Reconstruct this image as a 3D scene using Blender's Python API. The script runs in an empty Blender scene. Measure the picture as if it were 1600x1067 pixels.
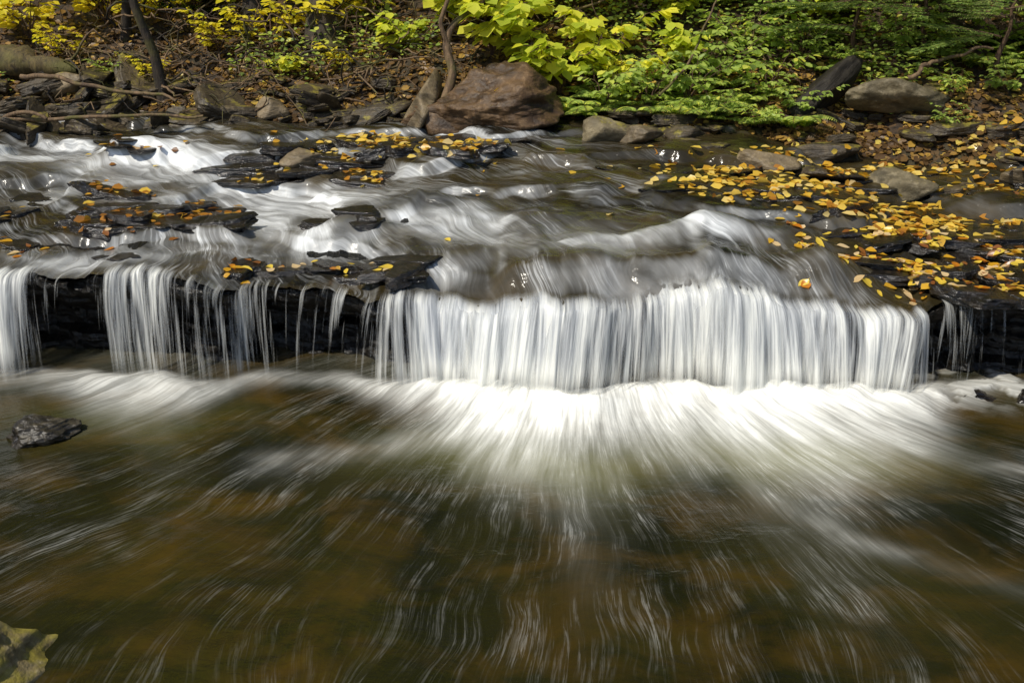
import bpy, math, random
import numpy as np
from mathutils import Vector, Matrix
random.seed(7); rng=np.random.default_rng(7)
SC=bpy.context.scene; COL=SC.collection
rad=math.radians
# ---------------------------------------------------------------- noise
_T=np.random.default_rng(99).random((8,256,256))
def vn(x,y,s=0):
    x=np.asarray(x,float); y=np.asarray(y,float)
    x,y=np.broadcast_arrays(x,y)
    T=_T[s%8]; x=x+s*17.3; y=y+s*9.1
    ix=np.floor(x).astype(int); iy=np.floor(y).astype(int); fx=x-ix; fy=y-iy
    fx=fx*fx*fx*(fx*(fx*6-15)+10); fy=fy*fy*fy*(fy*(fy*6-15)+10)
    a=T[ix%256,iy%256]; b=T[(ix+1)%256,iy%256]; c=T[ix%256,(iy+1)%256]; d=T[(ix+1)%256,(iy+1)%256]
    return (a*(1-fx)+b*fx)*(1-fy)+(c*(1-fx)+d*fx)*fy-0.5
def fbm(x,y,s=0,o=4,g=.5):
    r=0; a=1
    for i in range(o):
        r=r+a*vn(np.asarray(x)*2**i,np.asarray(y)*2**i,s+i); a*=g
    return r
def sst(a,b,x):
    t=np.clip((x-a)/(b-a),0,1); return t*t*(3-2*t)
# ---------------------------------------------------------------- terrain functions (metres)
def lip(x):
    y=np.interp(x,[-7,-2.9,-2.4,-1.4,-.6,0,.6,1.2,1.9,2.15,3.5,7],[4.7,4.6,4.58,4.56,4.47,4.4,4.38,4.43,4.36,4.42,4.45,4.6])
    return y+.16*fbm(x*2.2,3.3,1,5,.55)
def lipz(x):
    z=np.interp(x,[-9,-2.4,-1.5,-1.35,-.6,0,.75,.95,1.1,1.3,1.95,2.1,7],[.5,.5,.49,.43,.39,.395,.42,.485,.45,.40,.375,.41,.43])
    return z+.075*fbm(x*3,1.1,2,5,.6)
HUMPS=[(-.25,4.80,.24,.14,.065),(.62,4.62,.36,.13,.08),(1.53,4.68,.22,.13,.08),(1.0,4.98,.38,.12,.09),(-.88,5.2,.2,.12,.08),(.05,4.6,.2,.1,.05),(1.15,4.6,.15,.1,.035),
       (.2,5.25,.32,.12,.055),(-.35,5.5,.27,.12,.06),(-1.5,5.1,.3,.12,.04),(.6,5.6,.3,.1,.05),(-2.3,6.5,.5,.12,.07),(-1.3,6.4,.3,.1,.05)]
def waterz(x,y):
    x,y=np.broadcast_arrays(np.asarray(x,float),np.asarray(y,float))
    d=y-lip(x)
    w=sst(.25,1.0,d)
    dw=d+w*(.9*fbm(x*1.3,y*1.1,3,4)+.10*(x*.4))
    dw=np.maximum(dw,0)
    pc=np.interp(dw,[0,.1,.22,.40,.62,1.0,1.10,1.3,1.7,1.80,2.3,2.4,2.8],[0,.025,.08,.125,.15,.175,.22,.235,.26,.32,.335,.38,.39])
    ps=np.interp(dw,[0,.1,.3,.45,.53,1.0,1.10,1.3,1.7,1.80,2.3,2.4,2.8],[0,.005,.02,.03,.08,.11,.17,.18,.21,.28,.29,.34,.35])
    c=sst(-.9,-.3,x)*(1-sst(1.5,2.1,x))
    z=lipz(x)*(1-sst(0,1.2,d))+.43*sst(0,1.2,d)+pc*c+ps*(1-c)
    z=z+sst(.1,.8,d)*(.05*fbm(x*2.6,y*4.5,4,3))+.007*fbm(x*9,y*5,5,2)
    for hx,hy,sx,sy,h in HUMPS:
        z=z+h*np.exp(-((x-hx)/sx)**2-((y-hy)/sy)**2)
    psi=x+.2*d+.35*d*d
    z=z+.010*sst(.1,.6,d)*fbm(psi*6,d*2.0,6,3)
    return z
def banky(x):
    return np.interp(x,[-12,-4,-1,.6,1.6,2.6,3.4,8],[7.6,7.25,7.1,6.95,6.75,6.3,6.0,5.6])+.25*fbm(x*1.3,5.5,2,3)
def groundz(x,y):
    x,y=np.broadcast_arrays(np.asarray(x,float),np.asarray(y,float))
    d=y-lip(x); by=banky(x)
    up=waterz(x,np.minimum(y,by))-.09
    e=y-by
    bank=up+.05*sst(-.1,.1,e)+ .52*np.maximum(e,0) + sst(0,.8,e)*(.16*fbm(x*1.2,y*1.2,1,4)+.05*fbm(x*6,y*6,3,3))
    bank=np.minimum(bank,up+6.5+.12*(y-18)+1.2*fbm(x*.2,y*.2,2,3))
    low=-.32+.05*fbm(x*2,y*2,5,3)
    low=low+.75*(1-sst(.6,1.9,y))
    z=np.where(d>.25, low+(bank-low)*sst(.28,.40,d), low)
    side=np.maximum(np.abs(x)-8,0)
    return z+np.minimum(side*.35,5)
# ---------------------------------------------------------------- mesh helper
def mk(name,V,F,mat=None,smooth=True,uv=None,attrs=None,parent=None,link=True):
    V=np.asarray(V,np.float32); F=np.asarray(F,np.int32); n,k=F.shape
    me=bpy.data.meshes.new(name)
    me.vertices.add(len(V)); me.vertices.foreach_set("co",V.ravel())
    me.loops.add(n*k); me.loops.foreach_set("vertex_index",F.ravel())
    me.polygons.add(n); me.polygons.foreach_set("loop_start",np.arange(0,n*k,k,dtype=np.int32))
    me.update(calc_edges=True); me.validate()
    me.polygons.foreach_set("use_smooth",np.full(n,smooth))
    if uv is not None:
        l=me.uv_layers.new(name="flow"); l.data.foreach_set("uv",np.asarray(uv,np.float32)[F.ravel()].ravel())
    for a,v in (attrs or {}).items():
        at=me.attributes.new(a,'FLOAT','POINT'); at.data.foreach_set("value",np.asarray(v,np.float32))
    if mat: me.materials.append(mat)
    if not link: return me
    o=bpy.data.objects.new(name,me); COL.objects.link(o)
    if parent: o.parent=parent
    return o
def grid(nx,ny):
    i=np.arange(nx*ny).reshape(ny,nx)
    return np.stack([i[:-1,:-1],i[:-1,1:],i[1:,1:],i[1:,:-1]],-1).reshape(-1,4)
def tag(o,label,cat=None,group=None,kind=None):
    if label:o["label"]=label
    if cat:o["category"]=cat
    if group:o["group"]=group
    if kind:o["kind"]=kind
    return o
# ---------------------------------------------------------------- material helper
class M:
    def __init__(s,name):
        s.m=bpy.data.materials.new(name); s.m.use_nodes=True; s.t=s.m.node_tree; s.t.nodes.clear()
        s.out=s.t.nodes.new('ShaderNodeOutputMaterial')
    def n(s,ty,ins=None,**kw):
        nd=s.t.nodes.new('ShaderNode'+ty)
        for k,v in kw.items(): setattr(nd,k,v)
        for k,v in (ins or {}).items():
            if isinstance(v,bpy.types.NodeSocket): s.t.links.new(v,nd.inputs[k])
            else: nd.inputs[k].default_value=v
        return nd
    def mapv(s,v,sc,loc=(0,0,0)):
        return s.n('Mapping',{'Vector':v,'Scale':sc,'Location':loc}).outputs[0]
    def noise(s,v,scale,det=4,rough=.55,dist=0):
        return s.n('TexNoise',{'Vector':v,'Scale':scale,'Detail':det,'Roughness':rough,'Distortion':dist}).outputs[0]
    def ramp(s,f,st):
        nd=s.n('ValToRGB',{'Fac':f}); cr=nd.color_ramp
        while len(cr.elements)<len(st): cr.elements.new(.5)
        for e,(p,c) in zip(cr.elements,st):
            e.position=p; e.color=(c[0],c[1],c[2],1) if hasattr(c,'__len__') else (c,c,c,1)
        return nd.outputs[0]
    def math(s,op,a,b=0.,c=None,clamp=False):
        i={0:a,1:b}
        if c is not None:i[2]=c
        return s.n('Math',i,operation=op,use_clamp=clamp).outputs[0]
    def mix(s,f,a,b,bt='MIX'):
        nd=s.n('Mix',data_type='RGBA',blend_type=bt)
        for k,v in ((0,f),(6,a),(7,b)):
            if isinstance(v,bpy.types.NodeSocket): s.t.links.new(v,nd.inputs[k])
            else: nd.inputs[k].default_value=v if k==0 else (v[0],v[1],v[2],1)
        return nd.outputs[2]
    def fin(s,sh): s.t.links.new(sh,s.out.inputs[0]); return s.m
    def attr(s,n): return s.n('Attribute',attribute_name=n).outputs['Fac']
    def bump(s,h,st,dist=.02,nrm=None):
        i={'Height':h,'Strength':st,'Distance':dist}
        if nrm: i['Normal']=nrm
        return s.n('Bump',i).outputs[0]
def rock_mat(name,c1,c2,c3,rough=(.25,.6),moss=0.,strata=8.,wet=.5):
    m=M(name); g=m.n('TexCoord').outputs['Object']; rnd=m.n('ObjectInfo').outputs['Random']
    off=m.n('VectorMath',{0:g,1:m.n('CombineXYZ',{0:m.math('MULTIPLY',rnd,37.)}).outputs[0]},operation='ADD').outputs[0]
    n1=m.noise(off,4,6,.65,.4); n2=m.noise(off,22,5,.7); n3=m.noise(m.mapv(off,(1,1,strata)),3.5,5,.6,.3)
    col=m.mix(m.ramp(n1,[(.35,0),(.65,1)]),c1,c2)
    col=m.mix(m.ramp(n2,[(.5,0),(.72,.75)]),col,c3)
    col=m.mix(m.ramp(n3,[(.36,.65),(.5,0)]),col,tuple(v*.35 for v in c1))
    col=m.mix(.5,col,m.mix(rnd,(.45,.45,.45),(1.,1.,1.)),'MULTIPLY')
    r=m.math('MULTIPLY_ADD',m.ramp(n1,[(.3,0),(.7,1)]),rough[1]-rough[0],rough[0])
    if moss>0:
        nz=m.n('SeparateXYZ',{0:m.n('NewGeometry').outputs['Normal']}).outputs[2]
        mm=m.math('MULTIPLY',m.ramp(m.math('MULTIPLY_ADD',nz,.25,m.noise(off,9,6,.7)),[(.82-moss*.25,0),(.92-moss*.2,1)]),.85)
        col=m.mix(mm,col,m.mix(m.noise(off,60,3),(.07,.06,.010),(.40,.33,.05)))
    b=m.bump(n3,.7,.035); b=m.bump(n2,.6,.014,b)
    return m.fin(m.n('BsdfPrincipled',{'Base Color':col,'Roughness':r,'Normal':b,'Specular IOR Level':wet}).outputs[0])
SLATE=rock_mat('wet_slate',(.009,.008,.007),(.024,.018,.012),(.07,.05,.03),(.08,.32),0,10,.85)
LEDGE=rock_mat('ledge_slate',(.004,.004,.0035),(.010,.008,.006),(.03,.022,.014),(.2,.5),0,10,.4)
SLATED=rock_mat('bank_slate',(.030,.022,.013),(.088,.065,.036),(.18,.135,.075),(.35,.7),.3,9,.4)
DARKR=rock_mat('dark_dry_slate',(.012,.010,.008),(.03,.025,.018),(.06,.05,.035),(.5,.8),0,5,.2)
BROWN=rock_mat('brown_boulder_stone',(.045,.025,.011),(.145,.082,.034),(.28,.175,.085),(.4,.75),.0,3,.35)
GREYR=rock_mat('grey_boulder_stone',(.10,.08,.045),(.26,.21,.12),(.42,.35,.22),(.5,.8),.3,2,.3)
TANR=rock_mat('tan_stone',(.10,.075,.042),(.23,.17,.095),(.36,.28,.17),(.4,.7),.1,4,.4)
MOSSR=rock_mat('mossy_stone',(.16,.12,.05),(.38,.30,.15),(.6,.5,.3),(.5,.8),.85,3,.3)
def leaf_mat(name,stops,trans=.45,rough=.45,gloss=.4,spot=.45):
    m=M(name); t=m.attr('tint'); g=m.n('TexCoord').outputs['Object']
    col=m.ramp(t,stops)
    col=m.mix(m.ramp(m.noise(g,35,2),[(.4,0),(.7,spot)]),col,m.mix(.45,col,(.06,.03,.008)))
    p=m.n('BsdfPrincipled',{'Base Color':col,'Roughness':rough,'Specular IOR Level':gloss}).outputs[0]
    tr=m.n('BsdfTranslucent',{'Color':m.mix(1,col,(1.6,1.6,1.1),'MULTIPLY')}).outputs[0]
    return m.fin(m.n('MixShader',{0:trans,1:p,2:tr}).outputs[0])
YEL=leaf_mat('yellow_foliage',[(0,(.30,.30,.02)),(.4,(.60,.53,.03)),(.75,(.80,.66,.05)),(1,(.55,.60,.06))],spot=.12)
YGR=leaf_mat('yellow_green_foliage',[(0,(.26,.34,.03)),(.35,(.48,.53,.05)),(.7,(.70,.67,.07)),(1,(.80,.70,.08))],spot=.1)
GRN=leaf_mat('green_foliage',[(0,(.11,.16,.03)),(.4,(.28,.38,.07)),(.8,(.47,.56,.12)),(1,(.70,.67,.10))],spot=.12)
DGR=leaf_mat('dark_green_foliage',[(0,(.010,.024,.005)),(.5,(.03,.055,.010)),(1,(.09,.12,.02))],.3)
HEM=leaf_mat('hemlock_foliage',[(0,(.07,.13,.03)),(.5,(.18,.28,.07)),(1,(.36,.44,.12))],.4)
LIT=leaf_mat('leaf_litter',[(0,(.035,.02,.008)),(.35,(.10,.055,.02)),(.62,(.20,.11,.03)),(.85,(.42,.25,.045)),(1,(.6,.46,.09))],.2)
FALLM=[leaf_mat('fallen_leaf_yellow',[(0,(.68,.46,.04)),(1,(.78,.58,.09))],.25,.3,.5,.25),
       leaf_mat('fallen_leaf_gold',[(0,(.60,.32,.02)),(1,(.68,.42,.04))],.25,.3,.5,.25),
       leaf_mat('fallen_leaf_orange',[(0,(.48,.15,.01)),(1,(.58,.23,.02))],.25,.3,.5,.3),
       leaf_mat('fallen_leaf_tan',[(0,(.58,.40,.18)),(1,(.68,.50,.26))],.25,.35,.5,.3),
       leaf_mat('fallen_leaf_brown',[(0,(.18,.06,.015)),(1,(.26,.10,.02))],.15,.35,.5)]
FSTUFF=leaf_mat('fallen_leaves_mixed',[(0,(.14,.055,.012)),(.25,(.42,.18,.025)),(.5,(.64,.37,.035)),(.8,(.78,.56,.09)),(1,(.66,.50,.22))],.25,.3,.5,.25)
def bark_mat(name,c1,c2,moss=0.):
    m=M(name); g=m.n('TexCoord').outputs['Object']
    n1=m.noise(m.mapv(g,(1,1,.25)),30,5,.7,.5); n2=m.noise(g,5,4)
    col=m.mix(m.ramp(n1,[(.35,0),(.65,1)]),c1,c2)
    if moss: col=m.mix(m.ramp(n2,[(.55-moss*.2,0),(.65,1)]),col,(.09,.08,.015))
    return m.fin(m.n('BsdfPrincipled',{'Base Color':col,'Roughness':.8,'Normal':m.bump(n1,.8,.02)}).outputs[0])
BARK=bark_mat('dark_bark',(.012,.008,.005),(.05,.035,.02),.3)
BARKL=bark_mat('weathered_wood',(.06,.035,.018),(.22,.14,.07),.15)
MBARK=bark_mat('mossy_bark',(.03,.02,.008),(.14,.10,.03),.6)
TWIG=bark_mat('twig_bark',(.04,.02,.01),(.14,.08,.04))
# ground material
m=M('forest_soil'); g=m.n('TexCoord').outputs['Object']
n1=m.noise(g,1.5,5); n2=m.noise(g,18,6,.7); vo=m.n('TexVoronoi',{'Vector':g,'Scale':16.}).outputs['Color']
col=m.mix(m.ramp(n2,[(.35,0),(.65,1)]),(.012,.008,.004),(.07,.04,.018))
col=m.mix(m.ramp(n1,[(.5,0),(.65,.5)]),col,(.045,.045,.012))
col=m.mix(m.ramp(m.noise(m.n('VectorMath',{0:g,1:vo},operation='ADD').outputs[0],9,2),[(.55,0),(.62,.5)]),col,(.16,.085,.025))
SOIL=m.fin(m.n('BsdfPrincipled',{'Base Color':col,'Roughness':.8,'Normal':m.bump(n2,.8,.04)}).outputs[0])
# water materials
def water_mat(name,pool):
    m=M(name); uv=m.n('UVMap',uv_map='flow').outputs[0]; g=m.n('TexCoord').outputs['Object']; foam=m.attr('foam'); wis=m.attr('wisp')
    if pool:
        s1=m.noise(m.mapv(uv,(12,.9,1)),1,4,.5,.3); s2=m.noise(m.mapv(uv,(48,1.8,1)),1,5,.6,.35); s3=m.noise(m.mapv(uv,(200,6,1),(5,3,0)),1,4,.62,.7)
    else:
        s1=m.noise(m.mapv(uv,(4,1.5,1)),1,4,.5,.9); s2=m.noise(m.mapv(uv,(16,2.4,1)),1,4,.55,.8); s3=m.noise(m.mapv(uv,(55,5,1)),1,3,.6,.6)
    st=m.math('ADD',m.math('MULTIPLY',s1,.5),m.math('MULTIPLY',s2,.5))
    str_=m.ramp(st,[(.32,0),(.68,1)])
    f=m.math('MULTIPLY',foam,m.math('MULTIPLY_ADD',str_,1.2 if pool else 1.4,.38 if pool else .28))
    blot=m.ramp(m.noise(m.mapv(g,(1,1.3,1),(3,7,0)),1.8,5,.6,.8),[(.42,0),(.62,1)])
    w=m.math('MULTIPLY',m.math('MULTIPLY',m.ramp(st,[(.46,0),(.64,1)]),m.ramp(s3,[(.48,.06),(.60,1)])),m.math('MULTIPLY',wis,m.math('MULTIPLY_ADD',blot,.9,.1)))
    f=m.math('ADD',f,w,clamp=True)
    big=m.noise(m.mapv(g,(1.2,1,1)),1.1,3,.5,.6); mid=m.noise(m.mapv(g,(1.2,1.6,1),(9,2,0)),1.9,5,.58,.6)
    if pool:
        col=m.mix(m.ramp(big,[(.36,0),(.66,1)]),(.007,.008,.003),(.022,.020,.005))
        col=m.mix(m.ramp(mid,[(.45,0),(.76,.8)]),col,(.066,.038,.006))
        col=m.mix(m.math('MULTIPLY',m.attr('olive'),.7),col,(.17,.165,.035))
        fc=(.88,.875,.81)
    else:
        col=m.mix(m.ramp(big,[(.38,0),(.62,1)]),(.008,.007,.004),(.028,.021,.008))
        col=m.mix(m.ramp(mid,[(.46,0),(.72,.7)]),col,(.060,.040,.012))
        fc=(.76,.775,.77)
    col=m.mix(f,col,fc)
    r=m.math('MULTIPLY_ADD',f,.40,.11 if pool else .12)
    rip=m.noise(m.mapv(g,(1,1.4,1)),7,3); rip2=m.noise(m.mapv(g,(1,1.6,1)),26,4,.6,.8)
    h=m.math('ADD',m.math('MULTIPLY',st,.5),m.math('MULTIPLY',s3,.06))
    h=m.math('ADD',h,m.math('MULTIPLY_ADD',rip,.5,m.math('MULTIPLY',rip2,.14 if pool else .05)))
    b=m.bump(h,.26 if pool else .38,.05)
    return m.fin(m.n('BsdfPrincipled',{'Base Color':col,'Roughness':r,'IOR':1.33,'Normal':b}).outputs[0])
POOLM=water_mat('pool_water',True); STREAMM=water_mat('stream_water',False)
m=M('falling_water'); uv=m.n('UVMap',uv_map='flow').outputs[0]; den=m.attr('strands')
a0=m.noise(m.mapv(uv,(3.3,.3,1)),1,2,.5,0); a1=m.noise(m.mapv(uv,(12,.5,1)),1,3,.6,.15); a2=m.noise(m.mapv(uv,(44,.8,1)),1,4,.65,.15); a3=m.noise(m.mapv(uv,(130,1.4,1)),1,2,.6)
st=m.math('ADD',m.math('ADD',m.math('MULTIPLY',a1,.34),m.math('MULTIPLY',a0,.20)),m.math('ADD',m.math('MULTIPLY',a2,.34),m.math('MULTIPLY',a3,.12)))
al=m.math('MULTIPLY_ADD',m.math('ADD',m.math('SUBTRACT',st,.5),m.math('MULTIPLY_ADD',den,.36,-.2)),6.5,.1,clamp=True)
al=m.math('MULTIPLY',al,m.attr('fade'))
shade=m.ramp(m.math('ADD',st,m.math('MULTIPLY_ADD',m.attr('foot'),.10,-.01)),[(.38,(.34,.37,.41)),(.48,(.69,.71,.72)),(.57,(.96,.96,.90))])
p=m.n('BsdfPrincipled',{'Base Color':shade,'Roughness':.35,'IOR':1.33,'Normal':m.bump(st,.8,.03)}).outputs[0]
tl=m.n('BsdfTranslucent',{'Color':shade}).outputs[0]
wsh=m.n('MixShader',{0:.3,1:p,2:tl}).outputs[0]
FALLW=m.fin(m.n('MixShader',{0:al,1:m.n('BsdfTransparent').outputs[0],2:wsh}).outputs[0])
# ---------------------------------------------------------------- ground
def axis(parts): return np.unique(np.concatenate([np.linspace(*p) for p in parts]))
xs=axis([(-80,-12,24),(-12,-4.5,60),(-4.5,4.5,170),(4.5,12,60),(12,80,24)])
ys=axis([(-60,0,25),(0,4.3,50),(4.3,10,140),(10,20,60),(20,90,30)])
X,Y=np.meshgrid(xs,ys); Z=groundz(X,Y)
o=mk('ground',np.stack([X,Y,Z],-1).reshape(-1,3),grid(len(xs),len(ys)),SOIL); tag(o,'brown leaf-littered forest floor and stream bank','ground',kind='structure')
# ledge
nx=1100; xs=np.linspace(-8,8,nx); prof=[(.9,-.03),(.5,-.03),(.25,-.025),(.1,-.02),(.03,-.022)]
L=lip(xs); rows=[]
for d,dz in prof:
    y=L+d; rows.append(np.stack([xs,y,waterz(xs,y)+dz],-1))
zt=rows[-1][:,2]; nl=46; rs=1-.6*sst(1.95,2.1,xs)
for i in range(nl):
    f=i/(nl-1); z=(zt-.01)*(1-f)+(-.33)*f
    lay=np.floor((z+.02*fbm(xs*2,z*3,3,3))/.05)
    rec=.03+.22*sst(.04,.3,f)*rs+.10*(vn(np.floor(xs*2.3+lay*.37)*1.7,lay*3.1,4))+.10*vn(xs*3,lay*2.7,2)*sst(0,.2,f)+.03*fbm(xs*12,z*25,1,3)
    rows.append(np.stack([xs,L+np.clip(rec,.0,.37),z],-1))
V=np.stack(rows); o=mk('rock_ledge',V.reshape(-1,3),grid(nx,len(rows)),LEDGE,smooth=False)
tag(o,'dark layered wet slate ledge under the falls','rock ledge',kind='structure')
# upper stream
nx,ny=900,420; xs=np.linspace(-9,8,nx); tt=np.linspace(0,1,ny)**1.35
X=np.tile(xs,(ny,1)); Lx=lip(xs); far=banky(xs)+.5
Y=Lx[None]+tt[:,None]*(far-Lx)[None]; D=Y-Lx[None]; Z=waterz(X,Y)
gy=(waterz(X,Y+.02)-waterz(X,Y-.02))/.04; gx=(waterz(X+.02,Y)-waterz(X-.02,Y))/.04
sl=np.sqrt(gx**2+gy**2)
foam=.38*sst(.25,.9,sl)
def seg(X,Y,pts,w):
    best=np.full(X.shape,9.)
    for (ax,ay),(bx,by) in zip(pts[:-1],pts[1:]):
        dx,dy=bx-ax,by-ay; t=np.clip(((X-ax)*dx+(Y-ay)*dy)/(dx*dx+dy*dy),0,1)
        best=np.minimum(best,np.hypot(X-ax-t*dx,Y-ay-t*dy))
    return np.exp(-(best/w)**2)
foam+=.52*seg(X,Y,[(-5,6.8),(-3.3,6.55),(-2.3,6.5),(-1.45,5.9),(-.7,5.4),(0,5.1),(.4,4.95)],.26)
foam+=.42*seg(X,Y,[(-3.5,4.95),(-2.5,4.8),(-1.5,4.8)],.2)+.25*seg(X,Y,[(.3,4.95),(1.2,5.0),(1.6,4.7)],.14)+.36*seg(X,Y,[(-3.2,5.9),(-2.4,5.9),(-1.5,5.5),(-1.0,5.1)],.2)
rt=sst(1.0,1.9,X+.6*(D-.6))
foam*=(1-.88*rt)
foam*=(.15+.85*sst(-.2,.25,fbm(X*1.7,Y*2.8,5,4)+.02))
foam*=1-.45*sst(-.6,-.2,X)*(1-sst(.35,.6,D))
foam=np.clip(foam,0,.8)
wisp=(.40+.15*sst(-.5,-1.2,X))*(1-.85*rt)
psi=X+.2*D+.35*D*D+.22*fbm(X*1.3,Y*1.8,2,3)+.06*fbm(X*4,Y*5,3,2)+.5*Z
o=mk('stream_water',np.stack([X,Y,Z],-1).reshape(-1,3),grid(nx,ny),STREAMM,uv=np.stack([psi,D+.3*fbm(X*2,Y*2,6,2)],-1).reshape(-1,2),attrs={'foam':foam.ravel(),'wisp':np.broadcast_to(wisp,X.shape).ravel()})
tag(o,'silky brown stream water sliding over shallow rock steps','stream',kind='structure')
# pool
nx,ny=900,560; xs=np.linspace(-9,9,nx); tt=np.linspace(0,1,ny)**.8
yb=lip(xs)-.14; X=np.tile(xs,(ny,1)); Y=.3+tt[:,None]*((yb+.49)-.3)[None]; back=Y-yb[None]; d=np.maximum(-back,0)
R=np.interp(X,[-9,-2.6,-2.2,-1.74,-1.35,-1.0,-.62,-.3,.05,.5,.8,1.2,1.6,1.95,2.15,9],[.08,.08,.14,.34,.14,.05,.13,.34,.56,.34,.36,.56,.36,.16,.05,.05])
R=R*(1+.6*fbm(X*2.5,Y*1.2,4,3))
amp=np.interp(X,[-9,-2.6,-2.2,-1.74,-1.3,-1.0,-.62,-.3,1.8,2.1,9],[.12,.16,.35,.68,.22,.16,.45,1.05,1.0,.22,.15])
amp=amp*(1+.35*fbm(X*4,Y*4,3,3))
foam=amp*np.exp(-(d/R)**1.6)*(1-.93*sst(.03,.16,back+.04*fbm(X*6,Y*6,2,2)))
SRC=[(.05,5.0,1.),(1.25,5.0,.8),(-1.74,4.85,.5),(.6,4.9,.5)]
psi=0;phi=0
for sx,sy,w in SRC:
    psi=psi+w*np.arctan2(X-sx,sy-Y); phi=phi+w*np.log(np.hypot(X-sx,sy-Y)+.02)
psi=psi/1.6+.10*fbm(X*1.1,Y*1.1,1,2)*(sst(.3,1.5,d)+.1)+.022*fbm(X*4,Y*4,2,2)*sst(.3,1.3,d)
brk=.3+.7*sst(-.25,.3,fbm(X*3,Y*3,7,4))
foam+=.25*brk*seg(X,Y,[(.62,4.1),(.75,3.75),(1.0,3.3),(1.2,3.05),(1.75,2.7),(2.2,2.4)],.025+.025*d)*(1-.6*sst(.6,1.8,d))
foam+=.20*brk*seg(X,Y,[(.1,4.0),(-.5,3.75),(-1.0,3.58)],.10)+.06*seg(X,Y,[(.1,4),(.05,3.6)],.2)+.15*brk*seg(X,Y,[(1.3,3.9),(1.9,3.65),(2.3,3.5)],.10)
foam+=.45*sst(0,.3,fbm(X*8,Y*10,6,4))*np.exp(-((X-2.35)/.4)**2-((d-.08)/.12)**2)
wisp=np.clip(.45*np.exp(-((X-.5)/1.6)**2)*np.exp(-np.maximum(d-.4,0)/.5)+.16*sst(.4,1.2,d)*(1+1.2*sst(.5,2,X)),0,1)
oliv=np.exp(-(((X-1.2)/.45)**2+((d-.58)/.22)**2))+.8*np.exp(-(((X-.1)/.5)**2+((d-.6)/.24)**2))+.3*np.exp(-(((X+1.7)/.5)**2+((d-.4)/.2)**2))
Z=.03*foam*np.exp(-(d/.35)**2)*(1+1.0*fbm(X*5,Y*5,3,3))+.022*np.clip(foam,0,1)*np.exp(-((back+.03)/.09)**2)*(1+.9*fbm(X*7,Y*6,6,4))+.004*fbm(psi*10,phi*3,2,3)*sst(.1,.8,d)+.012*fbm(X*2.5,Y*3.5,6,4)
o=mk('pool_water',np.stack([X,Y,Z],-1).reshape(-1,3),grid(nx,ny),POOLM,uv=np.stack([psi,phi],-1).reshape(-1,2),attrs={'foam':np.clip(foam,0,1.3).ravel(),'wisp':wisp.ravel(),'olive':np.clip(oliv,0,1).ravel()})
tag(o,'dark amber pool with white foam fanning from the falls','pool',kind='structure')
# curtain
def curtain(x0,x1,nx,seed,off,label,dscale=1.):
    nt=40; xs=np.linspace(x0,x1,nx); t=np.linspace(0,1,nt)[:,None]
    L=lip(xs)[None]; zl=waterz(xs,lip(xs))[None]
    jag=.07*np.abs(fbm(xs*11,2.2,seed,4))[None]
    throw=.13+.07*fbm(xs*4,.7,seed+1,4)[None]+off
    lead=np.clip(1-t/.14,0,1); tf=np.clip((t-.1)/.9,0,1)
    y=L+.09*lead-throw*np.sqrt(tf+.0001)*(1+.1*tf)-.004
    zz=np.where(t<.14,waterz(np.tile(xs,(nt,1)),np.maximum(y,L))+.004+jag*.3,0)
    zf=(zl+.006+jag*.3)*(1-tf**1.35)
    z=np.where(t<.14,np.maximum(zz*lead+zf*(1-lead),zf),zf)
    y=y-.03*fbm(xs*22,seed,seed,4)[None]*(tf+.1)
    Xg=np.tile(xs,(nt,1))+.12*tf*fbm(xs*1.8,4.4,seed,2)[None]
    den=np.interp(xs,[-9,-3.2,-2.7,-2.4,-2.25,-2.0,-1.92,-1.6,-1.42,-1.25,-.92,-.8,-.6,-.47,-.38,0,.4,.9,1.3,1.75,1.93,1.965,2.0,2.3,2.33,2.4,3,9],
                     [.2,.5,.80,.76,.36,.32,.72,.64,.54,.50,.50,.54,.58,.64,.96,1.0,.88,.84,.94,.86,.76,.40,.46,.42,.54,.42,.4,.3])
    den=den+.22*fbm(xs*3,8.8,seed,4); den=np.tile(den*dscale,(nt,1))
    den=den-.12*tf*sst(.3,1,fbm(xs*2,3.,2,2)+.5)[None]
    fade=sst(0,.13,t)*(1-.85*sst(.76,.99,t+.12*fbm(xs*9,1.5,seed,3)[None]))
    foot=sst(.55,.95,t)*np.ones_like(den)
    ux=xs+.12*fbm(xs*1.7,6.6,3,2)
    uvv=np.stack([np.tile(ux,(nt,1)),np.tile(t,(1,nx))+seed*3],-1).reshape(-1,2)
    o=mk('waterfall',np.stack([Xg,y,z],-1).reshape(-1,3),grid(nx,nt),FALLW,uv=uvv,attrs={'strands':den.ravel(),'fade':fade.ravel(),'foot':foot.ravel()})
    tag(o,label,'waterfall',kind='structure')
curtain(-7,7,2600,1,0,'white curtain of water strands falling off the slate ledge')
curtain(-7,7,2000,5,.035,'thin outer veil of white water strands over the ledge',.82)
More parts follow.
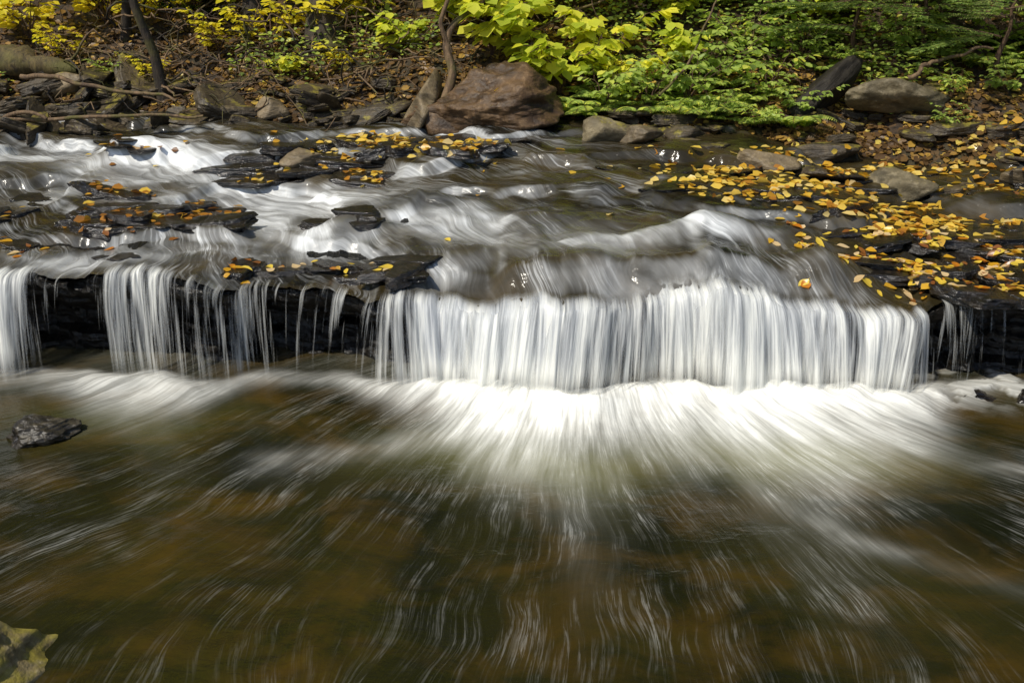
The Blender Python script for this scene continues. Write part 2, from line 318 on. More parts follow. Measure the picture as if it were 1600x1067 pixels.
# ---------------------------------------------------------------- rocks
import bmesh
_ico={}
def ico(s):
    if s not in _ico:
        bm=bmesh.new(); bmesh.ops.create_icosphere(bm,subdivisions=s,radius=1)
        _ico[s]=(np.array([v.co[:] for v in bm.verts]),np.array([[v.index for v in f.verts] for f in bm.faces])); bm.free()
    return _ico[s]
def rock_mesh(name,seed,dims,mat,sub=4,npl=12,soft=14,nz=.05,slab=False):
    r=np.random.default_rng(seed); d,F=ico(sub)
    N=r.normal(size=(npl,3)); N/=np.linalg.norm(N,axis=1)[:,None]; H=r.uniform(.62,.95,npl)
    if slab:
        a=np.sort(r.uniform(0,2*np.pi,npl)); N=np.stack([np.cos(a),np.sin(a),r.uniform(-.25,.25,npl)],-1)
        N=np.vstack([N,[[r.uniform(-.08,.08),r.uniform(-.08,.08),1],[0,0,-1]]]); H=np.concatenate([r.uniform(.6,.98,npl),[.75,.75]])
    q=np.maximum(d@N.T,1e-3)/H
    rr=1/(np.sum(q**soft,axis=1)**(1/soft)); V=d*np.clip(rr,0,1.5)[:,None]
    s=seed*3.7
    n=fbm(V[:,0]*2+s,V[:,1]*2+V[:,2]*1.3,1,4)+fbm(V[:,2]*2.5+s,V[:,0]*1.7-V[:,1],2,4)
    V=V*(1+nz*n)[:,None]
    if slab:
        lay=np.floor(V[:,2]*4+.6*fbm(V[:,0]*1.5+s,V[:,1]*1.5,3,2)); V[:,:2]*=(1+.09*vn(lay*3.3+s,np.round(np.arctan2(V[:,1],V[:,0])*2)*.9,4))[:,None]
    V*=np.array(dims)
    return mk(name,V,F,mat,smooth=not slab,link=False)
def put(name,me,loc,rot=(0,0,0),sc=1):
    o=bpy.data.objects.new(name,me); COL.objects.link(o); o.location=loc; o.rotation_euler=rot
    o.scale=(sc,sc,sc) if not hasattr(sc,'__len__') else sc
    return o
def gz(x,y): return float(groundz(x,y))
def wz(x,y): return float(waterz(x,y))
def R3(a,b,c): return (rad(a),rad(b),rad(c))
# main boulders
b=put('boulder',rock_mesh('boulder',21,(.53,.38,.235),BROWN,6,13,24,.16),(-.05,7.0,.87),R3(6,0,8)); tag(b,'large angular warm brown boulder at the water edge','boulder')
b=put('rock',rock_mesh('rock',25,(.10,.2,.22),TANR,4,9,24,.06),(-.62,7.08,.90),R3(0,24,0)); tag(b,'tan upright rock leaning against the brown boulder','rock')
b=put('rock',rock_mesh('rock',26,(.14,.16,.14),BROWN,4,9,24,.06),(-.50,6.93,.80),R3(0,10,30)); tag(b,'small brown rock wedged beside the boulder','rock')
b=put('boulder',rock_mesh('boulder',31,(.31,.22,.135),GREYR,5,14,9,.10),(2.50,6.88,.99),R3(0,4,5)); tag(b,'pale tan-grey mossy rounded boulder on the bank','boulder')
b=put('leaning_slab',rock_mesh('leaning_slab',33,(.21,.12,.10),DARKR,4,8,24,.08),(2.16,7.02,1.03),R3(0,-38,10)); tag(b,'dark slate slab leaning up against pale boulder','rock')
singles=[(.62,6.55,.17,.11,.08,GREYR,'grey rounded rock at the water edge'),(.82,6.5,.12,.09,.05,TANR,'tan flat rock beside grey rock'),
 (1.52,6.15,.18,.11,.07,TANR,'tan angular rock at the stream edge'),(2.38,5.95,.16,.12,.09,GREYR,'grey blocky rock among fallen leaves'),
 (3.15,5.95,.15,.12,.08,TANR,'tan rock among fallen leaves'),(-1.32,6.35,.15,.10,.05,TANR,'pale tan rock standing in the stream'),
 (-3.35,7.75,.16,.12,.13,TANR,'pale angular rock on the slate pile'),(1.95,6.1,.25,.12,.05,SLATED,'dark flat slab lying at the bank'),
 (2.02,6.5,.2,.12,.06,SLATED,'dark slab half buried in leaves'),(-1.0,7.2,.24,.16,.09,SLATED,'dark mossy slab at the water edge'),
 (-1.75,7.35,.12,.1,.10,TANR,'tan upright stone on the bank'),(1.15,6.7,.13,.1,.06,SLATED,'small dark rock under the shrubs')]
for i,(x,y,a,bb,c,mt,lb) in enumerate(singles):
    me=rock_mesh('rock',50+i,(a,bb,c),mt,4,9,24,.07)
    z=max(gz(x,y),wz(x,y) if y<banky(x) else -9); o=put('rock',me,(x,y,z+c*.35),R3(random.uniform(-8,8),random.uniform(-8,8),random.uniform(-25,25))); tag(o,lb,'rock')
PST=rock_mat('dark_pool_stone',(.02,.016,.012),(.06,.05,.032),(.18,.15,.1),(.2,.55),0,1.5)
o=put('rock',rock_mesh('rock',83,(.18,.13,.09),PST,6,22,9,.30),(-2.04,3.84,.012),R3(0,0,10)); tag(o,'rough dark rock breaking the pool surface','rock')
for i,(x,y,s) in enumerate([(2.18,4.22,.09),(2.44,4.24,.11),(2.62,4.12,.10)]):
    o=put('rock',rock_mesh('rock',120+i,(s,s*.7,s*.35),SLATE,4,12,16,.2),(x,y,-.01),R3(0,0,i*40)); tag(o,'small dark wet rock splashed at the ledge foot','rock')
o=put('rock',rock_mesh('rock',87,(.33,.26,.20),MOSSR,6,12,14,.22),(-1.57,2.24,.0),R3(0,22,20)); tag(o,'low yellow-mossy rock at the pool edge','rock')
# slate piles
slabs=[rock_mesh('slate_slab',100+i,(.2*random.uniform(.8,1.3),.13*random.uniform(.8,1.2),.035*random.uniform(.7,1.5)),SLATED,4,7,22,.04,True) for i in range(10)]
for i in range(120):
    x=random.uniform(-4.3,-.75); e=random.betavariate(1.0,2.3)*1.0-.14
    if x>-1.6: e*=.5
    y=float(banky(x))+e
    z=max(gz(x,y),wz(x,y)-.02)+random.uniform(-.01,.05)
    s=random.uniform(.3,1.15)*(1.1 if x<-2 else .8)
    o=put('slate_slab',slabs[i%10],(x,y,z),R3(random.gauss(8,16),random.gauss(0,18),random.uniform(0,360)),(s,s,s*random.uniform(.8,2.0)))
    tag(o,'dark slate slab in a tumbled pile on the bank','rock','slate slabs piled on the bank')
for i in range(44):
    x=random.uniform(.7,3.8); y=float(banky(x))+random.uniform(-.3,.35)+(random.uniform(0,.7) if x>2 else 0)
    z=max(gz(x,y),wz(x,y)-.02)+.01; s=random.uniform(.25,.8)
    o=put('slate_slab',slabs[i%10],(x,y,z),R3(random.gauss(0,8),random.gauss(0,8),random.uniform(0,360)),(s,s,s*1.4))
    tag(o,'dark slate slab lying along the stream edge','rock','slate slabs along the stream edge')
wet=[rock_mesh('stream_slab',200+i,(.25*random.uniform(.8,1.4),.13*random.uniform(.8,1.3),.04*random.uniform(.8,1.4)),SLATE,5,9,22,.10,True) for i in range(12)]
def shelf(n,x0,x1,y0,y1,smin,smax,up,lbl,zs=1.,tilt=4):
    for i in range(n):
        x=random.uniform(x0,x1); y=random.uniform(y0,y1); s=random.uniform(smin,smax)
        o=put('stream_slab',wet[random.randrange(12)],(x,y,wz(x,y)+up+random.uniform(-.015,.012)),R3(random.gauss(0,tilt),random.gauss(0,tilt),random.gauss(0,25)),(s,s,s*zs))
        tag(o,lbl,'rock','wet slate slabs in the stream')
shelf(32,-2.4,-1.6,5.1,5.7,.35,.8,.0,'wet black slate slab scattered with orange leaves',1.2,3)
shelf(40,-1.65,-.1,6.05,6.7,.35,.9,.0,'wet slate shelf slab strewn with yellow leaves',1.2,3)
shelf(13,-1.4,-.45,4.66,4.84,.4,.75,-.004,'black wet slab above the ledge with few leaves',1.3,2)
shelf(8,-3.0,-1.4,4.74,4.95,.25,.45,-.010,'thin black slab near the ledge lip',1.2,2)
shelf(5,-1.1,-.7,5.08,5.28,.4,.6,.0,'dark slab rising through the rapids',1.5)
shelf(38,.65,3.4,5.3,6.25,.4,.95,-.018,'flat wet rock shelf covered with yellow leaves',.9,3)
shelf(28,1.6,3.4,4.7,5.35,.4,1.0,-.013,'flat wet rock shelf covered with yellow leaves',1.,3)
shelf(20,2.08,3.5,4.42,4.70,.4,.8,.012,'jagged black slab at the ledge lip with leaves',1.3,4)
shelf(14,-3.3,-2.45,4.9,6.1,.3,.7,-.004,'wet slab beside the rapids with brown leaves',1.2,4)
shelf(4,-2.9,-2.1,6.3,6.7,.4,.7,.0,'wet brown slab in the upper rapids',.9)
# ---------------------------------------------------------------- leaves
HT=np.array([[0,0,0],[.26,.28,.07],[.36,.68,.09],[0,1,0],[-.36,.68,.09],[-.26,.28,.07]])
HF=np.array([[0,1,2,3],[0,3,4,5]])
def leafV(P,D,N,S,W=1.,droop=.15):
    P=np.asarray(P);D=np.asarray(D,float);N=np.asarray(N,float);n=len(P)
    D=D/np.linalg.norm(D,axis=1)[:,None]; X=np.cross(D,N); X/=np.linalg.norm(X,axis=1)[:,None]+1e-9; N=np.cross(X,D)
    W=np.broadcast_to(W,(n,)); S=np.broadcast_to(S,(n,))
    t=HT; v=P[:,None]+S[:,None,None]*(t[None,:,0,None]*W[:,None,None]*X[:,None]+t[None,:,1,None]*D[:,None]+(t[None,:,2,None]-droop*t[None,:,1,None]**2)*N[:,None])
    F=(HF[None]+6*np.arange(n)[:,None,None]).reshape(-1,4)
    return v.reshape(-1,3),F
def leafmesh(name,P,D,N,S,mat,W=1.,droop=.15,tint=None,link=True,parent=None):
    v,F=leafV(P,D,N,S,W,droop)
    if tint is None: tint=rng.random(len(P))
    return mk(name,v,F,mat,attrs={'tint':np.repeat(tint,6)},link=link,parent=parent)
def tubes(paths):
    VV=[];FF=[];o=0;k=7
    for pts,rr in paths:
        pts=np.asarray(pts,float); n=len(pts); T=np.gradient(pts,axis=0); T/=np.linalg.norm(T,axis=1)[:,None]+1e-9
        ref=np.tile([.31,.12,.94] if abs(T[:,2]).mean()<.7 else [.9,.4,.1],(n,1))
        A=np.cross(T,ref); A/=np.linalg.norm(A,axis=1)[:,None]+1e-9; B=np.cross(T,A)
        an=np.linspace(0,2*np.pi,k,endpoint=False); rr=np.broadcast_to(rr,(n,))
        V=pts[:,None]+rr[:,None,None]*(np.cos(an)[None,:,None]*A[:,None]+np.sin(an)[None,:,None]*B[:,None])
        i=np.arange(n*k).reshape(n,k); a=i[:-1];b=np.roll(i,-1,1)[:-1];c=np.roll(i,-1,1)[1:];d=i[1:]
        FF.append(np.stack([a,b,c,d],-1).reshape(-1,4)+o); VV.append(V.reshape(-1,3)); o+=n*k
    return np.vstack(VV),np.vstack(FF)
def wobble(p0,p1,n,amp,seed):
    t=np.linspace(0,1,n)[:,None]; p=np.array(p0)*(1-t)+np.array(p1)*t
    off=np.stack([fbm(t[:,0]*3+seed*1.7,k*5.+seed,k,3) for k in range(3)],-1); off=off-off[:1]
    return p+amp*off*2
def shrub_mesh(seed,h,spread,nst,lsize,mat,drop=.1,per=10,W=1.):
    r=np.random.default_rng(seed); paths=[];P=[];D=[];N=[];S=[]
    for i in range(nst):
        a=r.uniform(0,2*np.pi); out=r.uniform(.2,1)*spread; hh=h*r.uniform(.6,1.05); t=np.linspace(0,1,9)
        pts=np.stack([np.cos(a)*out*t**1.4,np.sin(a)*out*t**1.4,hh*t-drop*t**3*h],-1)+.02*r.normal(size=(9,3))*t[:,None]
        paths.append((pts,.006*(1-t*.7)+.001))
        for j in range(5):
            k=r.integers(3,9); b=pts[min(k,8)]; aa=a+r.uniform(-1.4,1.4); ln=r.uniform(.1,.28)*h
            tw=b+np.linspace(0,1,5)[:,None]*np.array([np.cos(aa)*ln,np.sin(aa)*ln,r.uniform(-.05,.35)*ln]); paths.append((tw,.0025))
            for q in range(per):
                u=(q+1)/per; pp=b+(tw[-1]-b)*u; sd=aa+(1.0 if q%2 else -1.0)*r.uniform(.6,1.2)*(1 if q<per-1 else .1)
                P.append(pp); D.append([np.cos(sd),np.sin(sd),r.uniform(-.5,.15)]); N.append([r.normal()*.28,r.normal()*.28-.35,1]); S.append(lsize*r.uniform(.6,1.15))
    V,F=tubes(paths)
    stem=mk('stem',V,F,TWIG,link=False); tint=np.clip(r.normal(.5,.22,len(P))+r.uniform(-.1,.1),0,1)
    lf=leafmesh('foliage',np.array(P),D,N,np.array(S),mat,W=W*r.uniform(.85,1.15,len(P)),tint=tint,link=False)
    return stem,lf
def plant(name,parts,loc,rz,sc,label,cat,group=None):
    e=bpy.data.objects.new(name,None); COL.objects.link(e); e.empty_display_size=.1
    e.location=loc; e.rotation_euler=(0,0,rz); e.scale=(sc,sc,sc); tag(e,label,cat,group)
    for nm,me in parts:
        c=bpy.data.objects.new(nm,me); COL.objects.link(c); c.parent=e
    return e
SH={}
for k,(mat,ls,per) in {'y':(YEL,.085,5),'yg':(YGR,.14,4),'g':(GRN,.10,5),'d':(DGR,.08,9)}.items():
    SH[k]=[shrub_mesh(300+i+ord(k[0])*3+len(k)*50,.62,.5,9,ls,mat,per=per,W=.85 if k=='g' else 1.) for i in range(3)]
LB={'y':'yellow autumn-leaved shrub on the bank','yg':'broad-leaved yellow-green shrub above the boulder','g':'bright green leafy plant on the bank','d':'dark green shrub in the shade of the slope'}
def shr(k,x,y,s):
    st,lf=random.choice(SH[k]); plant('leafy_shrub',[('stem',st),('foliage',lf)],(x,y,gz(x,y)-.02),random.uniform(0,6.3),s,LB[k],'shrub','leafy shrubs on the bank')
for k,x,y,s in [('yg',-.15,7.6,1.0),('yg',.35,7.45,.95),('yg',.1,8.0,1.2),('yg',.7,7.7,.9),('yg',-.5,8.1,1.0),('yg',.5,8.3,1.1),('yg',.9,8.1,1.),('yg',-.15,8.3,1.1),
  ('g',.65,7.2,.65),('g',.95,7.1,.6),('g',1.25,7.2,.65),('yg',.8,7.4,.6),('g',1.5,7.5,.7),('yg',1.15,7.6,.65),('g',1.8,7.2,.6),('g',1.4,6.95,.45),('g',1.75,7.7,.7),('yg',1.3,8.0,.8),
  ('g',2.1,7.5,.6),('g',2.5,7.4,.5),('g',2.8,7.5,.6),('g',3.1,7.2,.5),('g',3.5,7.4,.6),('yg',2.3,8.0,.6),('g',2.7,8.0,.7),('yg',3.1,7.9,.55),('g',3.6,8.1,.8),('g',1.9,8.1,.7),('g',3.3,6.8,.4),('g',3.7,6.9,.5),('g',2.95,6.8,.38),('g',2.0,6.95,.4),('g',1.7,6.85,.35),('g',2.85,6.6,.3),
  ('yg',2.3,8.4,.8),('yg',1.6,8.2,.8),('g',3.0,8.5,.8),('g',3.8,8.0,.9),('yg',2.5,8.6,.7),('yg',2.0,8.5,.7),('yg',3.2,8.8,.7),('yg',3.6,8.5,.7),
  ('y',-1.9,8.1,.8),('y',-1.5,8.2,.9),('y',-3.3,8.5,1.0),('y',-3.9,8.4,.9),('y',-1.1,8.3,.9),('y',-2.8,8.5,.9),('yg',-3.6,8.8,1.),('yg',-.9,7.9,.6),('yg',-2.5,8.7,.9),('y',-2.3,8.1,.6),('y',-1.3,7.8,.4),
  ('y',-3.5,8.1,.5),('y',-2.8,7.9,.35),('yg',-1.7,7.8,.35),('g',-3.1,7.9,.3),
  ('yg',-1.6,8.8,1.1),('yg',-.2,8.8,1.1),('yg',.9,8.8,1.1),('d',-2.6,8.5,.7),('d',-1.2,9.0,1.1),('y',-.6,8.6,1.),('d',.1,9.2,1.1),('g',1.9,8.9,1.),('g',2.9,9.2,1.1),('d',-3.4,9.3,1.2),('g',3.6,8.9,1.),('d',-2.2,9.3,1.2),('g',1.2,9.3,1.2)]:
    shr(k,x,y,s)
# ferns
def fern_mesh(seed,ln=.36,nf=9):
    r=np.random.default_rng(seed);paths=[];P=[];D=[];N=[];S=[]
    for i in range(nf):
        a=i*2.4+r.uniform(-.3,.3); t=np.linspace(0,1,22); up=r.uniform(.5,.9)
        pts=np.stack([np.cos(a)*ln*t,np.sin(a)*ln*t,ln*(up*t-.75*up*t**2)],-1); paths.append((pts[::3],.002))
        side=np.array([-np.sin(a),np.cos(a),0]); fw=np.array([np.cos(a),np.sin(a),0])
        for j in range(2,22):
            w=ln*.26*math.sin(min(1,(1-t[j])*1.25+.05)*1.57)
            for sg in(-1,1):
                P.append(pts[j]);D.append(side*sg+fw*.35+np.array([0,0,-.15]));N.append([0,0,1]);S.append(w+.01)
    V,F=tubes(paths); return mk('stem',V,F,TWIG,link=False),leafmesh('frond',np.array(P),D,N,np.array(S),GRN,W=.42,link=False)
FR=[fern_mesh(400+i) for i in range(3)]
for i in range(44):
    if i<26: x=random.uniform(.35,2.0); y=float(banky(x))+random.uniform(.15,.8)
    else: x=random.uniform(1.5,3.8); y=float(banky(x))+random.uniform(.8,1.9)
    if i==0:x,y=.5,7.15
    st,lf=FR[i%3]; plant('fern',[('stem',st),('frond',lf)],(x,y,gz(x,y)),random.uniform(0,6),random.uniform(.5,.9),'green fern with arching fronds on the bank','fern','ferns on the bank')
# hemlock
def spray_mesh(seed,ln=.9):
    r=np.random.default_rng(seed);paths=[];P=[];D=[];N=[];S=[]
    t=np.linspace(0,1,14); main=np.stack([ln*t,.06*np.sin(t*3+seed),-.18*ln*t**2],-1); paths.append((main,.006*(1-t)+.0015))
    for j in range(1,14):
        for sg in(-1,1):
            l=ln*.42*(1-t[j]*.8)*r.uniform(.6,1.1); dr=np.array([.75,sg*.8,-.12+r.normal()*.06]); tw=main[j]+np.linspace(0,1,6)[:,None]*dr*l; paths.append((tw,.0016))
            for q in range(1,16):
                b=tw[0]+(tw[-1]-tw[0])*q/15
                for s2 in(-1,1):
                    P.append(b);D.append(dr*.6+s2*np.array([-dr[1],dr[0],0])*.9+[0,0,r.normal()*.12]);N.append([0,0,1]);S.append(r.uniform(.022,.042))
    return paths,P,D,N,S
def hemlock(seed,loc,h,n,rz,label):
    r=np.random.default_rng(seed); PA=[];P=[];D=[];N=[];S=[]
    tr=wobble((0,0,0),(.05,0,h),10,.03,seed); PA.append((tr,np.linspace(.022,.006,10)))
    for i in range(n):
        pa,p,d,nn,s=spray_mesh(seed*10+i,r.uniform(.5,.85)); zz=h*r.uniform(.25,1); a=r.uniform(0,6.28); c,s_=math.cos(a),math.sin(a); tl=r.uniform(-.1,.3)
        Rm=np.array([[c,-s_,0],[s_,c,0],[0,0,1]])@np.array([[math.cos(tl),0,-math.sin(tl)],[0,1,0],[math.sin(tl),0,math.cos(tl)]]); o=np.array([0,0,zz])
        PA+=[(q@Rm.T+o,w) for q,w in pa]; P+=list(np.array(p)@Rm.T+o); D+=list(np.array(d)@Rm.T); N+=list(np.array(nn)@Rm.T); S+=s
    V,F=tubes(PA); st=mk('trunk',V,F,TWIG,link=False); lf=leafmesh('crown',np.array(P),D,N,np.array(S),HEM,W=.3,link=False)
    plant('hemlock_sapling',[('trunk',st),('crown',lf)],loc,rz,1,label,'tree','hemlock saplings on the bank')
for i,(x,y,h) in enumerate([(3.3,7.0,.6),(2.95,7.4,.7),(3.75,7.2,.9),(3.4,7.9,.8),(2.5,7.6,.55)]):
    hemlock(500+i,(x,y,gz(x,y)),h,8,i*1.3,'feathery green hemlock sapling on the bank')
# trees; limbs and crowns above the view, added for reflection and shade
def tree(seed,x,y,h,r0,lean,leafm,label,bark):
    r=np.random.default_rng(seed); PA=[];P=[]
    t=np.linspace(0,1,16); tr=wobble((0,0,0),(lean[0],lean[1],h),16,.12,seed); PA.append((tr,r0*(1-.8*t)+r0*.7*np.exp(-t*30)))
    for i in range(9):
        k=r.integers(8,15) ; a=r.uniform(0,6.28); l=r.uniform(.6,1.3)*(1.3-t[k]*.7); e=tr[k]+[np.cos(a)*l,np.sin(a)*l,l*r.uniform(.1,.6)]
        br=wobble(tr[k],e,8,.12,seed+i); PA.append((br,np.linspace(r0*.35,.008,8)))
        for j in range(26):
            c=br[r.integers(3,8)]+r.normal(size=3)*[.3,.3,.2]
            for q in range(8): P.append(c+r.normal(size=3)*.10)
    V,F=tubes(PA); P=np.array(P); n=len(P)
    D=r.normal(size=(n,3))*[1,1,.4]; N=r.normal(size=(n,3))*.5+[0,0,1]
    plant('tree',[('trunk',mk('trunk',V,F,bark,link=False)),('crown',leafmesh('crown',P,D,N,r.uniform(.08,.14,n),leafm,link=False))],(x,y,gz(x,y)-.05),0,1,label,'tree')
tree(601,-2.62,7.65,5.5,.035,(-.6,.6),YGR,'slender dark-barked tree leaning over the slate pile',BARK)
tree(602,-2.1,8.5,6.5,.08,(.2,.6),YEL,'dark mossy tree trunk on the bank',BARK)
tree(603,-1.45,8.1,6,.12,(-.2,.8),GRN,'thick dark trunk with spreading roots',BARK)
tree(609,-3.1,8.3,6,.03,(.3,.4),YEL,'thin dark sapling trunk on the bank',BARK)
tree(604,1.9,10.3,7.5,.10,(.3,.5),GRN,'dark trunk on the upper slope',BARK)
tree(605,3.9,10.6,7.5,.12,(.1,.5),YGR,'dark trunk on the upper slope',BARK)
tree(606,-4.4,9.0,6.5,.12,(.1,.5),YEL,'dark trunk above the mossy log',BARK)
tree(608,.3,10.3,9,.14,(.1,.5),GRN,'dark trunk on the upper slope',BARK)
# twisted dead stem by boulder
pts=np.array([(-.52,7.05,.75),(-.47,7.1,.95),(-.40,7.15,1.12),(-.47,7.2,1.28),(-.43,7.25,1.43),(-.28,7.3,1.52),(-.1,7.4,1.68),(.05,7.5,1.9)])
def smooth(p,n=40):
    p=np.asarray(p,float); t=np.linspace(0,len(p)-1,n); q=np.stack([np.interp(t,np.arange(len(p)),p[:,i]) for i in range(3)],-1)
    for _ in range(6): q[1:-1]=(q[:-2]+2*q[1:-1]+q[2:])/4
    return q
PA=[(smooth(pts),np.linspace(.04,.014,40)),(smooth([(-.43,7.2,1.25),(-.5,7.2,1.45),(-.42,7.2,1.65),(-.45,7.25,2.0)]),np.linspace(.02,.010,40)),
    (smooth([(-.5,7.05,.9),(-.62,7.0,.8),(-.7,6.95,.70)]),np.linspace(.03,.012,40))]
V,F=tubes(PA); o=mk('twisted_trunk',V,F,BARKL); tag(o,'twisted bare weathered trunk growing beside the boulder','tree')
# roots & sticks
for i in range(120):
    x=random.uniform(-3.8,-.7); y=float(banky(x))+random.uniform(.2,1.3); z=gz(x,y)
    a=random.gauss(0,.8); l=random.uniform(.3,1.2); x2=x+math.cos(a)*l; y2=y-abs(math.sin(a))*l*.6; 
    p=wobble((x,y,z+.12),(x2,y2,gz(x2,y2)+random.uniform(.02,.2)),20,.14,700+i); rr=random.uniform(.003,.011)
    V,F=tubes([(p,np.linspace(rr,rr*.4,20))]); o=mk('exposed_root',V,F,BARKL if i%3 else BARK); tag(o,'thin exposed root tangled on the earth bank','root','exposed roots on the bank')
for i,(a,b,rr) in enumerate([((2.65,6.85,1.12),(3.25,6.9,1.26),.018),((-3.9,7.05,.86),(-2.1,6.95,.86),.018),((-3.6,7.5,1.05),(-2.4,7.2,.95),.02),((1.0,6.9,1.0),(1.6,7.6,1.7),.010),((-4.2,7.2,.95),(-3.2,6.95,.84),.025),((.1,7.8,1.3),(1.5,7.9,1.9),.010),((2.2,7.6,1.2),(3.8,6.9,1.2),.01)]):
    p=wobble(a,b,24,.05,800+i); V,F=tubes([(p,np.linspace(rr,rr*.5,24))]); o=mk('fallen_branch',V,F,BARKL); tag(o,'bare fallen branch lying across the bank','branch')
p=wobble((-5.4,8.15,1.32),(-3.35,7.75,1.02),60,.05,900); V,F=tubes([(p,(.10+.03*fbm(np.arange(60)*.3,.5,1,4))*np.minimum(1,(60-np.arange(60))/14)**.5)]); V+= .035*fbm(V[:,0:1]*4,V[:,2:3]*14+V[:,1:2]*9,1,5); o=mk('mossy_log',V,F,MBARK); tag(o,'moss-covered fallen log on the bank','log')
# leaf litter on bank
n=21000; x=rng.uniform(-6,6,n); y=banky(x)+rng.gamma(1.4,.6,n)+.0; z=groundz(x,y)+.012
k=(rng.random(n)>.45*sst(.5,1.5,x)*sst(.6,1.2,y-banky(x))); x,y,z=x[k],y[k],z[k]; n=len(x)
N=np.stack([rng.normal(0,.35,n),rng.normal(-.4,.35,n),np.ones(n)],-1); a=rng.uniform(0,6.28,n); D=np.stack([np.cos(a),np.sin(a),.3*np.sin(a)],-1)
o=leafmesh('leaf_litter',np.stack([x,y,z],-1),D,N,rng.uniform(.035,.075,n),LIT,tint=np.clip(rng.beta(1.4,1.7,n)+.06*(x>1.5),0,1)); tag(o,'brown and orange leaf litter covering the bank','leaf litter',kind='stuff')
# low ground cover
n=30000; x=rng.uniform(-6,6,n); y=banky(x)+.3+rng.gamma(2.0,.7,n); z=groundz(x,y)+rng.uniform(.02,.2,n); k=(fbm(x*1.5,y*1.5,3,3)+.3*(y-banky(x)-.9)-.38*(x<.2))>-.08; x,y,z=x[k],y[k],z[k]; n=len(x)
a=rng.uniform(0,6.28,n); D=np.stack([np.cos(a),np.sin(a),rng.uniform(-.4,.4,n)],-1); N=np.stack([rng.normal(0,.4,n),rng.normal(-.4,.4,n),np.ones(n)],-1)
o=leafmesh('ground_cover',np.stack([x,y,z],-1),D,N,rng.uniform(.02,.055,n),GRN,tint=rng.random(n)); tag(o,'low green ground cover plants','ground cover',kind='stuff')
# unseen foliage mass, added so the pool reflects dark green instead of sky
n=36000; cx=rng.uniform(-16,16,360); cy=rng.uniform(11,19,360); cz=groundz(cx,cy)+rng.uniform(.3,14,360)
i=rng.integers(0,360,n); P=np.stack([cx,cy,cz],-1)[i]+rng.normal(size=(n,3))*[.9,.9,.6]
o=leafmesh('unseen_forest_foliage',P,rng.normal(size=(n,3))*[1,1,.4],rng.normal(size=(n,3))*.5+[0,-.3,1],rng.uniform(.25,.5,n),DGR); tag(o,'dark wooded slope foliage beyond the bank','forest',kind='stuff')
# ---------------------------------------------------------------- fallen leaves on slabs
def fleaf(seed,mat):
    r=np.random.default_rng(seed); t=np.array([0,.12,.32,.55,.78,1.]); w=np.array([.02,.2,.36,.34,.2,.005])*r.uniform(.75,1.1); c=r.uniform(-.25,.5); f=r.uniform(.05,.6); tw=r.uniform(-.5,.5)
    V=[]
    for a,b in zip(t,w):
        for s in(-1,0,1): V.append([s*b+.08*math.sin(a*4+seed),a-.5,abs(s)*b*f+c*(a-.5)**2*1.6+tw*s*b*(a-.5)])
    V.append([.015,-.75,.02]);V.append([-.015,-.75,.02]);V.append([-.02,-.5,0]);V.append([.02,-.5,0])
    F=[]
    for i in range(5):
        for s in(0,1): k=i*3+s; F.append([k,k+1,k+4,k+3])
    F.append([19,18,20,21]); V=np.array(V); V[:,2]-=V[:,2].min()
    return mk('fallen_leaf',V,F,mat,attrs={'tint':np.full(len(V),r.random())},link=False)
LM=[[fleaf(900+i*7+j,FALLM[i]) for j in range(6)] for i in range(5)]
bpy.context.view_layer.update(); dg=bpy.context.evaluated_depsgraph_get()
def hit(x,y):
    ok,loc,nr,_,ob,_=SC.ray_cast(dg,Vector((x,y,1.25)),Vector((0,0,-1)),distance=2.)
    return (loc,nr,ob) if ok else None
REG=[(-2.5,-1.55,4.95,5.8,80,'o'),(-1.7,-.1,5.85,6.8,200,'y'),(-1.45,-.6,4.62,4.9,26,'y'),(.5,3.6,5.25,6.4,720,'y'),(1.45,3.6,4.75,5.4,430,'y'),(1.9,3.2,4.36,4.8,330,'y'),(-3.3,-2.35,4.8,6.3,40,'o'),(-2.8,-2.1,6.3,6.7,14,'o'),(-.6,1.6,4.8,6.5,20,'y'),(1.3,2.2,4.5,4.9,22,'y')]
cand=[]
for x0,x1,y0,y1,n,k in REG:
    c=0;tries=0
    while c<n and tries<n*14:
        tries+=1; x=random.uniform(x0,x1); y=random.uniform(y0,y1)
        if x0==.5 and (x-.5)*.55+ (y-5.25)*0.9<.45: continue
        if vn(x*2.3,y*2.8,6)+.9*vn(x*7,y*7,3)<-.06 and random.random()<(.65 if y<4.85 else .82): continue
        h=hit(x,y)
        if not h or h[0].z<.3: continue
        if h[2].name.startswith('stream_water') and random.random()<(.3 if x>.9 else .9): continue
        if h[2].name.startswith(('leaf','ground_c','waterfall','pool')): continue
        cand.append((h[0],h[1],k)); c+=1
cand.sort(key=lambda c:c[0].y)
rest=[]
vis=0
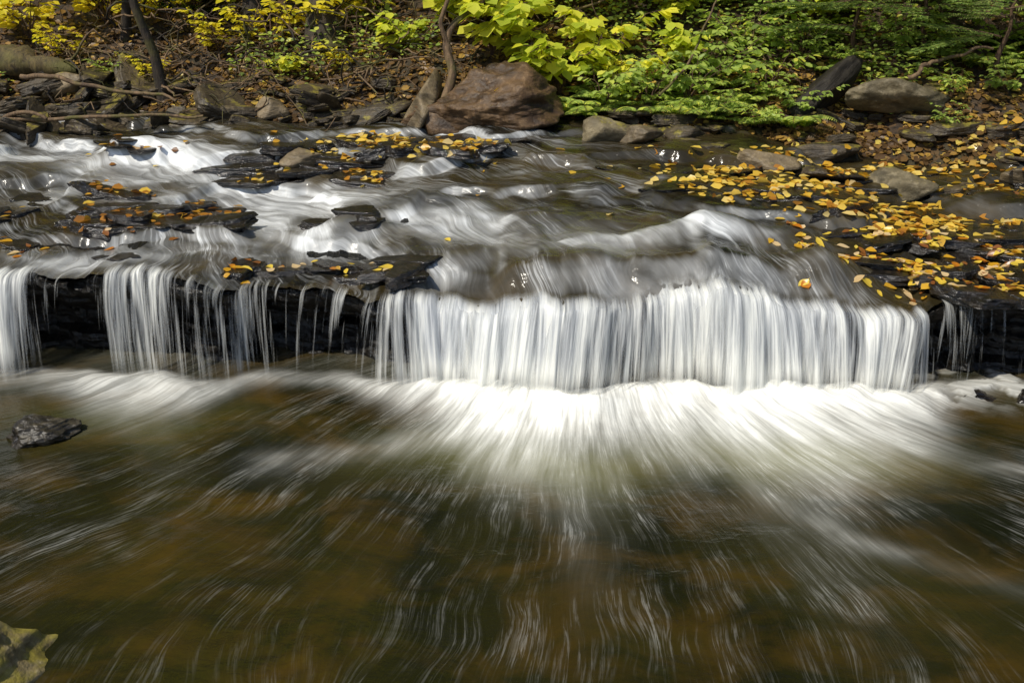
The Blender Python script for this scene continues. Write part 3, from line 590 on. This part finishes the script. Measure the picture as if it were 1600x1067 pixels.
for i,(loc,nr,k) in enumerate(cand):
    wts=[4.5,2.2,1.2,2.8,2.4] if k=='y' else [1.5,2,5,1.5,4]
    if vis<300 and abs(loc.x)<.53*loc.y:
        vis+=1
        mi=random.choices(range(5),wts)[0]; me=random.choice(LM[mi])
        o=bpy.data.objects.new('fallen_leaf',me); COL.objects.link(o); s=random.uniform(.033,.08)
        q=nr.to_track_quat('Z','Y').to_matrix().to_4x4()
        o.matrix_world=Matrix.Translation(loc+nr*.003)@q@Matrix.Rotation(random.uniform(0,6.28),4,'Z')@Matrix.Rotation(random.gauss(0,.12),4,'X')@Matrix.Diagonal((s*random.uniform(.7,1.1),s,s*.7,1))
        cn=['yellow','golden','orange','tan','brown'][mi]; tag(o,cn+' fallen leaf stuck on wet stream rock','leaf','fallen leaves on the stream rocks')
    else: rest.append((loc,nr,k))
if rest:
    n=len(rest); P=np.array([r[0][:] for r in rest])+[0,0,.008]; N=np.array([r[1][:] for r in rest])+rng.normal(size=(n,3))*.3; a=rng.uniform(0,6.28,n)
    tint=np.array([rng.beta(1.7,1.2) if r[2]=='y' else rng.beta(1.2,2.4) for r in rest])
    o=leafmesh('fallen_leaves',P,np.stack([np.cos(a),np.sin(a),0*a],-1),N,rng.uniform(.035,.08,n),FSTUFF,tint=tint,droop=.05); tag(o,'yellow and orange fallen leaves scattered over far rocks','leaves',kind='stuff')
# ---------------------------------------------------------------- light, camera
S=Vector((-.42,-.38,.84)).normalized(); el=math.asin(S.z); az=math.atan2(S.x,S.y)
sun=bpy.data.lights.new('sun','SUN'); sun.energy=4.3; sun.angle=rad(.9); sun.color=(1,.94,.82)
so=bpy.data.objects.new('sun',sun); COL.objects.link(so); so.rotation_euler=S.to_track_quat('Z','Y').to_euler()
W=bpy.data.worlds.new('World'); SC.world=W; W.use_nodes=True; nt=W.node_tree; bg=nt.nodes['Background']; sk=nt.nodes.new('ShaderNodeTexSky'); sk.sky_type='NISHITA'; sk.sun_disc=False; sk.sun_elevation=el; sk.sun_rotation=az
nt.links.new(sk.outputs[0],bg.inputs[0]); bg.inputs[1].default_value=.13
cam=bpy.data.cameras.new('camera'); cam.lens=35; cam.sensor_width=36; cam.clip_end=500
co=bpy.data.objects.new('camera',cam); COL.objects.link(co); co.location=(0,0,2); co.rotation_euler=(rad(90-22.1),0,0); SC.camera=co
SC.view_settings.view_transform='Standard'; SC.view_settings.look='None'; SC.view_settings.exposure=0
